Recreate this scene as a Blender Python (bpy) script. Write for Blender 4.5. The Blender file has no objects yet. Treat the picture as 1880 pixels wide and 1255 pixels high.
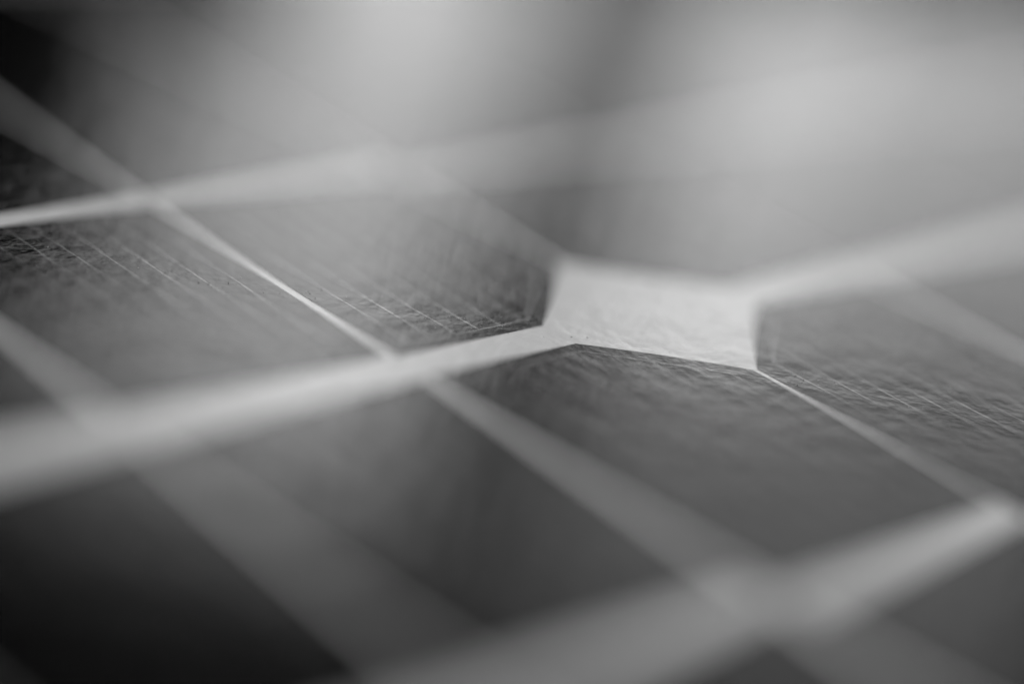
import bpy, bmesh, math, random
from mathutils import Vector, Matrix

random.seed(7)
scene = bpy.context.scene
COL = scene.collection

U = 0.021                      # one plan unit in metres (a cell strip is about 0.9 of it)

# ----------------------------------------------------------------- helpers
def tag(o, label=None, cat=None, group=None, kind=None):
    if label: o["label"] = label
    if cat: o["category"] = cat
    if group: o["group"] = group
    if kind: o["kind"] = kind
    return o

def link(name, mesh, parent=None):
    o = bpy.data.objects.new(name, mesh)
    COL.objects.link(o)
    if parent is not None:
        o.parent = parent
    return o

def prism(bm, pts, z0, z1):
    """closed slab over a plan polygon (counter-clockwise, metres)"""
    lo = [bm.verts.new((x, y, z0)) for x, y in pts]
    hi = [bm.verts.new((x, y, z1)) for x, y in pts]
    n = len(pts)
    bm.faces.new(hi)
    bm.faces.new(lo[::-1])
    for i in range(n):
        j = (i + 1) % n
        bm.faces.new((lo[i], lo[j], hi[j], hi[i]))

def bar(bm, a, b, w, z0, z1):
    ax, ay = a; bx, by = b
    dx, dy = bx - ax, by - ay
    l = math.hypot(dx, dy)
    nx, ny = -dy / l * w / 2, dx / l * w / 2
    prism(bm, [(ax - nx, ay - ny), (bx - nx, by - ny), (bx + nx, by + ny), (ax + nx, ay + ny)], z0, z1)

def to_mesh(bm, name, mat):
    me = bpy.data.meshes.new(name)
    bmesh.ops.recalc_face_normals(bm, faces=bm.faces)
    bm.to_mesh(me); bm.free()
    me.materials.append(mat)
    return me

# --------------------------------------------------------------- materials
BUMP = 0.85
def laminate(name, colour, rough, bump=1.0, mottled=0.0, metallic=0.0):
    """a surface under the pebbled clear laminate: the same relief everywhere, in panel space"""
    m = bpy.data.materials.new(name); m.use_nodes = True
    nt = m.node_tree; N = nt.nodes; L = nt.links
    b = N["Principled BSDF"]
    b.inputs["Base Color"].default_value = (*colour, 1)
    b.inputs["IOR"].default_value = 1.5
    b.inputs["Metallic"].default_value = metallic
    geo = N.new("ShaderNodeNewGeometry")
    def noise(scale, detail, r=0.55, dist=0.0):
        n = N.new("ShaderNodeTexNoise")
        n.inputs["Scale"].default_value = scale
        n.inputs["Detail"].default_value = detail
        n.inputs["Roughness"].default_value = r
        n.inputs["Distortion"].default_value = dist
        L.new(geo.outputs["Position"], n.inputs["Vector"])
        return n
    fine = noise(2400, 2.0, 0.5, 0.0)
    mid = noise(980, 1.5, 0.5, 0.0)
    wide = noise(320, 1.0)
    def mul(a, k):
        x = N.new("ShaderNodeMath"); x.operation = "MULTIPLY"
        L.new(a, x.inputs[0]); x.inputs[1].default_value = k
        return x.outputs[0]
    def add(a, c):
        x = N.new("ShaderNodeMath"); x.operation = "ADD"
        L.new(a, x.inputs[0]); L.new(c, x.inputs[1])
        return x.outputs[0]
    h = add(add(mul(fine.outputs["Fac"], 0.75), mul(mid.outputs["Fac"], 1.5)), mul(wide.outputs["Fac"], 2.8))
    bp = N.new("ShaderNodeBump")
    bp.inputs["Strength"].default_value = 1.0
    bp.inputs["Distance"].default_value = 2.3e-5 * bump * BUMP
    L.new(h, bp.inputs["Height"])
    L.new(bp.outputs["Normal"], b.inputs["Normal"])
    # faint handling marks: the gloss varies a little over centimetres
    g = noise(75, 4.0, 0.6)
    mr = N.new("ShaderNodeMapRange")
    mr.inputs["From Min"].default_value = 0.3; mr.inputs["From Max"].default_value = 0.7
    mr.inputs["To Min"].default_value = rough - 0.02; mr.inputs["To Max"].default_value = rough + 0.02
    L.new(g.outputs["Fac"], mr.inputs["Value"]); L.new(mr.outputs["Result"], b.inputs["Roughness"])
    if mottled:
        c = noise(420, 5.0, 0.7)
        mx = N.new("ShaderNodeMix"); mx.data_type = "RGBA"
        lo = [v * (1 - mottled) for v in colour]; hi = [min(1, v * (1 + mottled)) for v in colour]
        mx.inputs["A"].default_value = (*lo, 1); mx.inputs["B"].default_value = (*hi, 1)
        L.new(c.outputs["Fac"], mx.inputs["Factor"])
        L.new(mx.outputs["Result"], b.inputs["Base Color"])
    return m

M_WHITE = laminate("white_backsheet", (0.75, 0.75, 0.75), 0.06, 1.2, 0.05)
M_CELL = laminate("dark_silicon", (0.0015, 0.0015, 0.0015), 0.05, 1.0)
M_FINGER = laminate("printed_silver", (0.205, 0.205, 0.205), 0.24, 1.0, 0.25, 1.0)
M_BUS = laminate("tinned_busbar", (0.72, 0.72, 0.72), 0.09, 0.9, 0.08)

def plain(name, colour, rough):
    m = bpy.data.materials.new(name); m.use_nodes = True
    b = m.node_tree.nodes["Principled BSDF"]
    n = m.node_tree.nodes.new("ShaderNodeTexNoise"); n.inputs["Scale"].default_value = 60
    mx = m.node_tree.nodes.new("ShaderNodeMix"); mx.data_type = "RGBA"
    mx.inputs["A"].default_value = (*[c * 0.8 for c in colour], 1)
    mx.inputs["B"].default_value = (*[min(1, c * 1.2) for c in colour], 1)
    m.node_tree.links.new(n.outputs["Fac"], mx.inputs["Factor"])
    m.node_tree.links.new(mx.outputs["Result"], b.inputs["Base Color"])
    b.inputs["Roughness"].default_value = rough
    return m
M_TABLE = plain("dark_table", (0.05, 0.05, 0.05), 0.6)
M_DUST_D = plain("dark_grit", (0.02, 0.02, 0.02), 0.6)
M_DUST_L = plain("pale_grit", (0.75, 0.75, 0.75), 0.3)

# ------------------------------------------------------------------- panel
# plan coordinates (u, v): u runs along the wide seam, v towards the viewer
def P(u, v): return (u * U, -v * U)

T_CELL = 2.0e-5; T_LINE = 2.6e-5; T_BUS = 3.4e-5        # laminate layers are hair thin
HALF = 7.75
panel = bpy.data.objects.new("solar_panel", None); COL.objects.link(panel)
panel.empty_display_size = 0.05
tag(panel, "solar panel of dark pseudo-square cells laminated on a white backsheet under pebbled film", "solar panel")

def rounded(h, r, n=8):
    pts = []
    for cx, cy, a0 in ((h - r, h - r, 0), (-h + r, h - r, 90), (-h + r, -h + r, 180), (h - r, -h + r, 270)):
        for i in range(n + 1):
            a = math.radians(a0 + 90 * i / n)
            pts.append((cx + r * math.cos(a), cy + r * math.sin(a)))
    return pts
bm = bmesh.new()
prism(bm, [(x * U, y * U) for x, y in rounded(HALF, 0.35)], -0.0022, 0.0)
link("backsheet", to_mesh(bm, "backsheet", M_WHITE), panel)

LEN = 7.20              # a cell strip along v
PITCH = 0.912
GAPW = 0.021            # hairline gap between strips
CU, CV = 0.368, 0.333   # cut corner of the wafer
INSET = 0.046           # printed border line inside the edge
FSP = 0.081             # finger spacing
LINEW = 0.0076

def strip_outline(w, cut):
    """strip from u = -w to 0, v = 0 .. LEN; cut: corners on the u = 0 side"""
    if cut:
        arc = []                        # the cut is the rim of the round ingot: slightly bowed
        n = 12
        for i in range(n + 1):
            t = i / n; bow = 0.008 * 4 * t * (1 - t)
            arc.append((-CU + CU * t + bow * 0.67, CV * t - bow * 0.74))
        return [(-w, 0)] + arc + [(u, LEN - v) for u, v in arc[::-1]] + [(-w, LEN)]
    return [(-w, 0), (0, 0), (0, LEN), (-w, LEN)]

def cell_mesh(w, cut):
    bm = bmesh.new()
    prism(bm, [P(*p) for p in strip_outline(w, cut)], 0.0, T_CELL)
    return to_mesh(bm, "solar_cell", M_CELL)

def end_v(u, cut):
    """where the printed border runs at this u"""
    if not cut: return INSET
    k = CV / CU
    d = INSET * math.hypot(1, k)
    return max(INSET, (u + CU) * k + d)

def grid_mesh(w, cut, seed):
    rnd = random.Random(seed)
    bm = bmesh.new()
    lw = LINEW * U
    n = int((w - 0.05) / FSP)
    u0 = -w + (w - (n - 1) * FSP) / 2
    us = [u0 + i * FSP for i in range(n)]
    for u in us:
        a = end_v(u, cut); v = a
        segs = 150
        # printed lines wander and swell very slightly along their length
        left, right = [], []
        j = 0.0
        for i in range(segs + 1):
            v = a + (LEN - 2 * a) * i / segs
            j = 0.75 * j + rnd.gauss(0, 0.0013); ww = LINEW * (1 + rnd.gauss(0, 0.16)) / 2
            left.append((u + j - ww, v)); right.append((u + j + ww, v))
        for i in range(segs):
            q = [left[i], right[i], right[i + 1], left[i + 1]]
            bm.faces.new([bm.verts.new((*P(*p), T_LINE)) for p in q])
    # border line at both ends
    chain = [(-w + 0.035, INSET)]
    if cut:
        k = CV / CU; d = INSET * math.hypot(1, k)
        chain.append(((INSET - d) / k - CU, INSET))
        chain.append((us[-1], end_v(us[-1], True)))
    else:
        chain.append((-0.035, INSET))
    for a, b in zip(chain, chain[1:]):
        for m in (False, True):
            f = (lambda p: (p[0], LEN - p[1])) if m else (lambda p: p)
            bar(bm, P(*f(a)), P(*f(b)), lw * 0.95, T_CELL - 4e-6, T_LINE + 1.5e-6)
    bmesh.ops.remove_doubles(bm, verts=bm.verts, dist=1e-9)
    return to_mesh(bm, "contact_grid", M_FINGER)

def bus_mesh(w):
    """tinned bar across one strip, rounded ends"""
    bm = bmesh.new()
    hl, hw = (w / 2 - 0.004) * U, 0.043 * U
    pts = []
    r = hw * 0.35
    for cx, cy, a0 in ((hl - r, hw - r, 0), (r - hl, hw - r, 90), (r - hl, r - hw, 180), (hl - r, r - hw, 270)):
        for i in range(5):
            a = math.radians(a0 + 90 * i / 4); pts.append((cx + r * math.cos(a), cy + r * math.sin(a)))
    prism(bm, pts, T_CELL - 4e-6, T_BUS)
    return to_mesh(bm, "busbar", M_BUS)

WIDE = PITCH - GAPW
NARROW = 0.832          # one column of strips is cut a little narrower
MESH = {
    "narrow": (cell_mesh(NARROW, False), grid_mesh(NARROW, False, 3)),
    "cut": (cell_mesh(WIDE, True), grid_mesh(WIDE, True, 1)),
    "plain": (cell_mesh(WIDE, False), grid_mesh(WIDE, False, 2)),
    "bus": bus_mesh(WIDE),
}
BUS_V = (1.17, 3.60, 6.03)      # bars at a sixth, a half and five sixths

cell0 = link("solar_cell", MESH["plain"][0], panel)
grid0 = link("contact_grid", MESH["plain"][1], cell0)
bus0 = link("busbar", MESH["bus"], cell0)
first = True

def place(right_edge, v0, kind, flip, bus_off, bus_tilt, yaw):
    """one strip with its grid and bars; flip turns it half round so its cut side faces left"""
    global first
    if first:
        c, g = cell0, grid0
    else:
        c = cell0.copy(); COL.objects.link(c); c.parent = panel
        g = grid0.copy(); COL.objects.link(g); g.parent = c
    c.data, g.data = MESH[kind]
    if flip:
        x, y = P(right_edge - WIDE, v0 + LEN)
        c.location = (x, y, 0); c.rotation_euler = (0, 0, math.pi + yaw)
    else:
        x, y = P(right_edge, v0)
        c.location = (x, y, 0); c.rotation_euler = (0, 0, yaw)
    for i, bv in enumerate(BUS_V):
        if first and i == 0:
            b = bus0
        else:
            b = bus0.copy(); COL.objects.link(b); b.parent = c
        thick = 1.15 if v0 > 0 else 0.95
        off = bus_off[i]; t = bus_tilt[i]
        lv = bv + off if not flip else LEN - (bv + off)
        wide = NARROW if kind == "narrow" else WIDE
        bx, by = P(-wide / 2, lv)
        b.location = (bx, by, 0); b.rotation_euler = (0, 0, t)
        b.scale = (wide / WIDE, thick, 1)
    first = False

for row in (0, 1):                       # 0: nearer the viewer, 1: beyond the wide seam
    v0 = 0.066 if row == 0 else -0.064 - LEN
    for side in (-1, 1):
        for k in range(8):
            # hand-laid strips sit a hair off the grid
            near = -0.0135 - k * PITCH if side < 0 else 0.0135 + k * PITCH + WIDE
            if side < 0 and k > 1: near += WIDE - NARROW
            near += random.uniform(-0.002, 0.002)
            if side < 0 and k == 1: near = -0.0135 - PITCH + (0.003 if row else 0)
            if side < 0 and k == 2: near = -1.770 if row == 0 else -1.796
            if side > 0 and row == 1 and k > 0: near -= 0.014
            if side < 0 and row == 1 and k > 2: near -= 0.005
            if side > 0 and row == 0 and k > 0: near += 0.006
            if side < 0 and row == 0 and k == 1: near -= 0.009
            if side < 0 and row == 0 and k == 2: near -= 0.021
            if side < 0 and row == 0 and k > 2: near -= 0.001
            if k == 0:
                near = -0.0135 if side < 0 else 0.0135 + WIDE
                if row == 0: near += 0.0055 if side < 0 else -0.0055
            cut = k in (0, 7)
            kind = "cut" if cut else "narrow" if side < 0 and k == 1 else "plain"
            flip = (side > 0 and k == 0) or (side < 0 and k == 7)
            offs = [random.gauss(0, 0.012) for _ in range(3)]
            tilts = [random.gauss(0, 0.010) for _ in range(3)]
            yaw = random.gauss(0, 0.0006)
            if side < 0 and k == 0:
                if row == 0: offs[0] = 0.068; tilts[0] = 0.045
                else: offs[2] = 0.00; tilts[2] = 0.0
                yaw = 0
            if side < 0 and k == 1:
                if row == 0: offs[0] = 0.030; tilts[0] = 0.045
                else: offs[2] = 0.015; tilts[2] = 0.01
            if side < 0 and k == 2 and row == 0:
                offs[0] = 0.075
            if side > 0 and row == 1:
                offs[2] = 0.07                 # this wafer was laid a little nearer
            if side > 0 and row == 0:
                offs[0] = 0.13
            lay = v0
            if side < 0 and k in (1, 2): lay += 0.013 if row == 0 else -0.010
            place(near, lay, kind, flip, offs, tilts, yaw)

# -------------------------------------------------------------------- dust
bm = bmesh.new()
rnd = random.Random(21)
def grain(u, v, r, mi):
    x, y = P(u, v)
    res = bmesh.ops.create_icosphere(bm, subdivisions=1, radius=r,
        matrix=Matrix.Translation((x, y, T_BUS + r * 0.25)) @ Matrix.Diagonal((1, rnd.uniform(.6, 1), .6, 1)))
    for vtx in res["verts"]:
        vtx.co += Vector((rnd.uniform(-1, 1), rnd.uniform(-1, 1), rnd.uniform(-.5, .5))) * r * 0.25
        for f in vtx.link_faces: f.material_index = mi
for i in range(2600):
    grain(rnd.uniform(-3.2, 3.2), rnd.uniform(-3.2, 2.2), abs(rnd.gauss(0, 1)) * 1.3e-5 + 0.9e-5, 0 if rnd.random() < .7 else 1)
for cu, cv, n, s, mi in ((-0.47, -0.085, 60, 0.06, 1), (-0.60, -0.20, 40, 0.08, 0), (-0.93, -0.47, 30, 0.06, 0),
                         (-1.08, -0.62, 30, 0.10, 0), (0.10, 0.50, 25, 0.06, 0), (-1.55, -1.0, 25, .1, 0)):
    for i in range(n):
        grain(cu + rnd.gauss(0, s), cv + rnd.gauss(0, s * .6), abs(rnd.gauss(0, 1)) * 1.3e-5 + 1.1e-5, mi if rnd.random() < .8 else 1 - mi)
for u, v, r in ((-0.358, 0.030, 4.5e-5), (-0.318, 0.052, 4.0e-5), (0.207, -0.038, 1.5e-4)):
    grain(u, v, r, 0)
me = to_mesh(bm, "dust", M_DUST_D); me.materials.append(M_DUST_L)
dust = link("dust", me)
tag(dust, "tiny dark and pale dust specks scattered over the solar panel film", "dust", kind="stuff")

# ---------------------------------------------------- surface it rests on
bm = bmesh.new()
prism(bm, [(-0.8, -0.8), (0.8, -0.8), (0.8, 0.8), (-0.8, 0.8)], -0.03, -0.0023)
table = link("table_top", to_mesh(bm, "table_top", M_TABLE))
tag(table, "plain dark table top under the solar panel", "table top", kind="structure")

# ------------------------------------------------------------------ camera
cam_d = bpy.data.cameras.new("camera"); cam = bpy.data.objects.new("camera", cam_d); COL.objects.link(cam)
right = Vector((0.73487965, -0.65944788, 0.15836791))
up = Vector((0.15690622, 0.3924971, 0.90627064))
fwd = Vector((0.65979719, 0.64115094, -0.39190961))
loc = Vector((-4.39105916, -3.72669734, 2.28605265)) * U
cam.matrix_world = Matrix(((right.x, up.x, -fwd.x, loc.x), (right.y, up.y, -fwd.y, loc.y),
                           (right.z, up.z, -fwd.z, loc.z), (0, 0, 0, 1)))
cam_d.sensor_width = 36; cam_d.lens = 3938.547 / 1880 * 36
cam_d.clip_start = 0.002; cam_d.clip_end = 50
cam_d.dof.use_dof = True
cam_d.dof.focus_distance = 5.895 * U
cam_d.dof.aperture_fstop = cam_d.lens / (0.92 * U * 1000)
scene.camera = cam

# ------------------------------------------------------------------ lights
AZ0 = math.atan2(fwd.y, fwd.x)
CEN = Vector((-0.5 * U, 0, 0))
def direction(az, el):
    a = AZ0 - math.radians(az); e = math.radians(el)
    return Vector((math.cos(e) * math.cos(a), math.cos(e) * math.sin(a), math.sin(e)))

N = direction(0, 0)                      # horizontally away from the viewer
H = Vector((N.y, -N.x, 0))               # to the right
def pane(h, z, w, t, radiance, lean=0.0, dist=0.189):
    """a small soft-box standing upright beyond the panel: centre h / z, width, height in mm"""
    ld = bpy.data.lights.new("window_lamp", "AREA"); ld.shape = "RECTANGLE"
    ld.size = w / 1000; ld.size_y = t / 1000
    ld.energy = radiance * math.pi * ld.size * ld.size_y
    o = bpy.data.objects.new("window_lamp", ld); COL.objects.link(o)
    zz = N; yy = Vector((0, 0, 1)); xx = yy.cross(zz)
    m = Matrix((xx, yy, zz)).transposed() @ Matrix.Rotation(math.radians(-lean), 3, "Z")
    o.matrix_world = Matrix.Translation(CEN + N * dist + H * h / 1000 + Vector((0, 0, z / 1000))) @ m.to_4x4()
    return o

TILT = 8
def bay(h0, h1, z0, z1, radiance):
    """one bay of the leaning window, given at mid height"""
    zc = (z0 + z1) / 2
    pane((h0 + h1) / 2 - (zc - 70) * math.tan(math.radians(TILT)), zc, h1 - h0, z1 - z0, radiance, TILT)
bay(-46, -12, 16, 114, 2.1)          # bright left bay with its softer edge
bay(-63, -47, 41, 115, 1.40)
bay(-80, -64, 82, 116, 0.75)
bay(-7, 13, 16, 68, 0.72)           # dim post between the bays
bay(-11, 13, 70, 134, 0.30)
bay(15, 34, 18, 78, 2.35)            # right bays, dimmer outwards and above
bay(35, 56, 17, 79, 1.65)
bay(57, 98, 16, 78, 1.25)
bay(15, 98, 81, 136, 0.76)

# added key lamp, broad and soft, high behind the camera: lights the white backsheet
def soft(name, az, el, dist, rad, irradiance):
    d = direction(az, el)
    ld = bpy.data.lights.new(name, "AREA"); ld.shape = "DISK"; ld.size = rad * 2
    area = math.pi * rad * rad
    L = irradiance / (area / dist ** 2 * math.sin(math.radians(el)))
    ld.energy = L * math.pi * area
    o = bpy.data.objects.new(name, ld); COL.objects.link(o)
    o.location = CEN + d * dist
    o.rotation_euler = (CEN - o.location).to_track_quat("-Z", "Y").to_euler()
soft("key_lamp", 165, 56, 0.8, 0.2, 1.76)

w = bpy.data.worlds.new("World"); scene.world = w; w.use_nodes = True
bg = w.node_tree.nodes["Background"]
bg.inputs[0].default_value = (1, 1, 1, 1); bg.inputs[1].default_value = 0.003

vs = scene.view_settings
vs.view_transform = "Standard"; vs.look = "None"; vs.exposure = 0; vs.gamma = 1; vs.use_curve_mapping = False
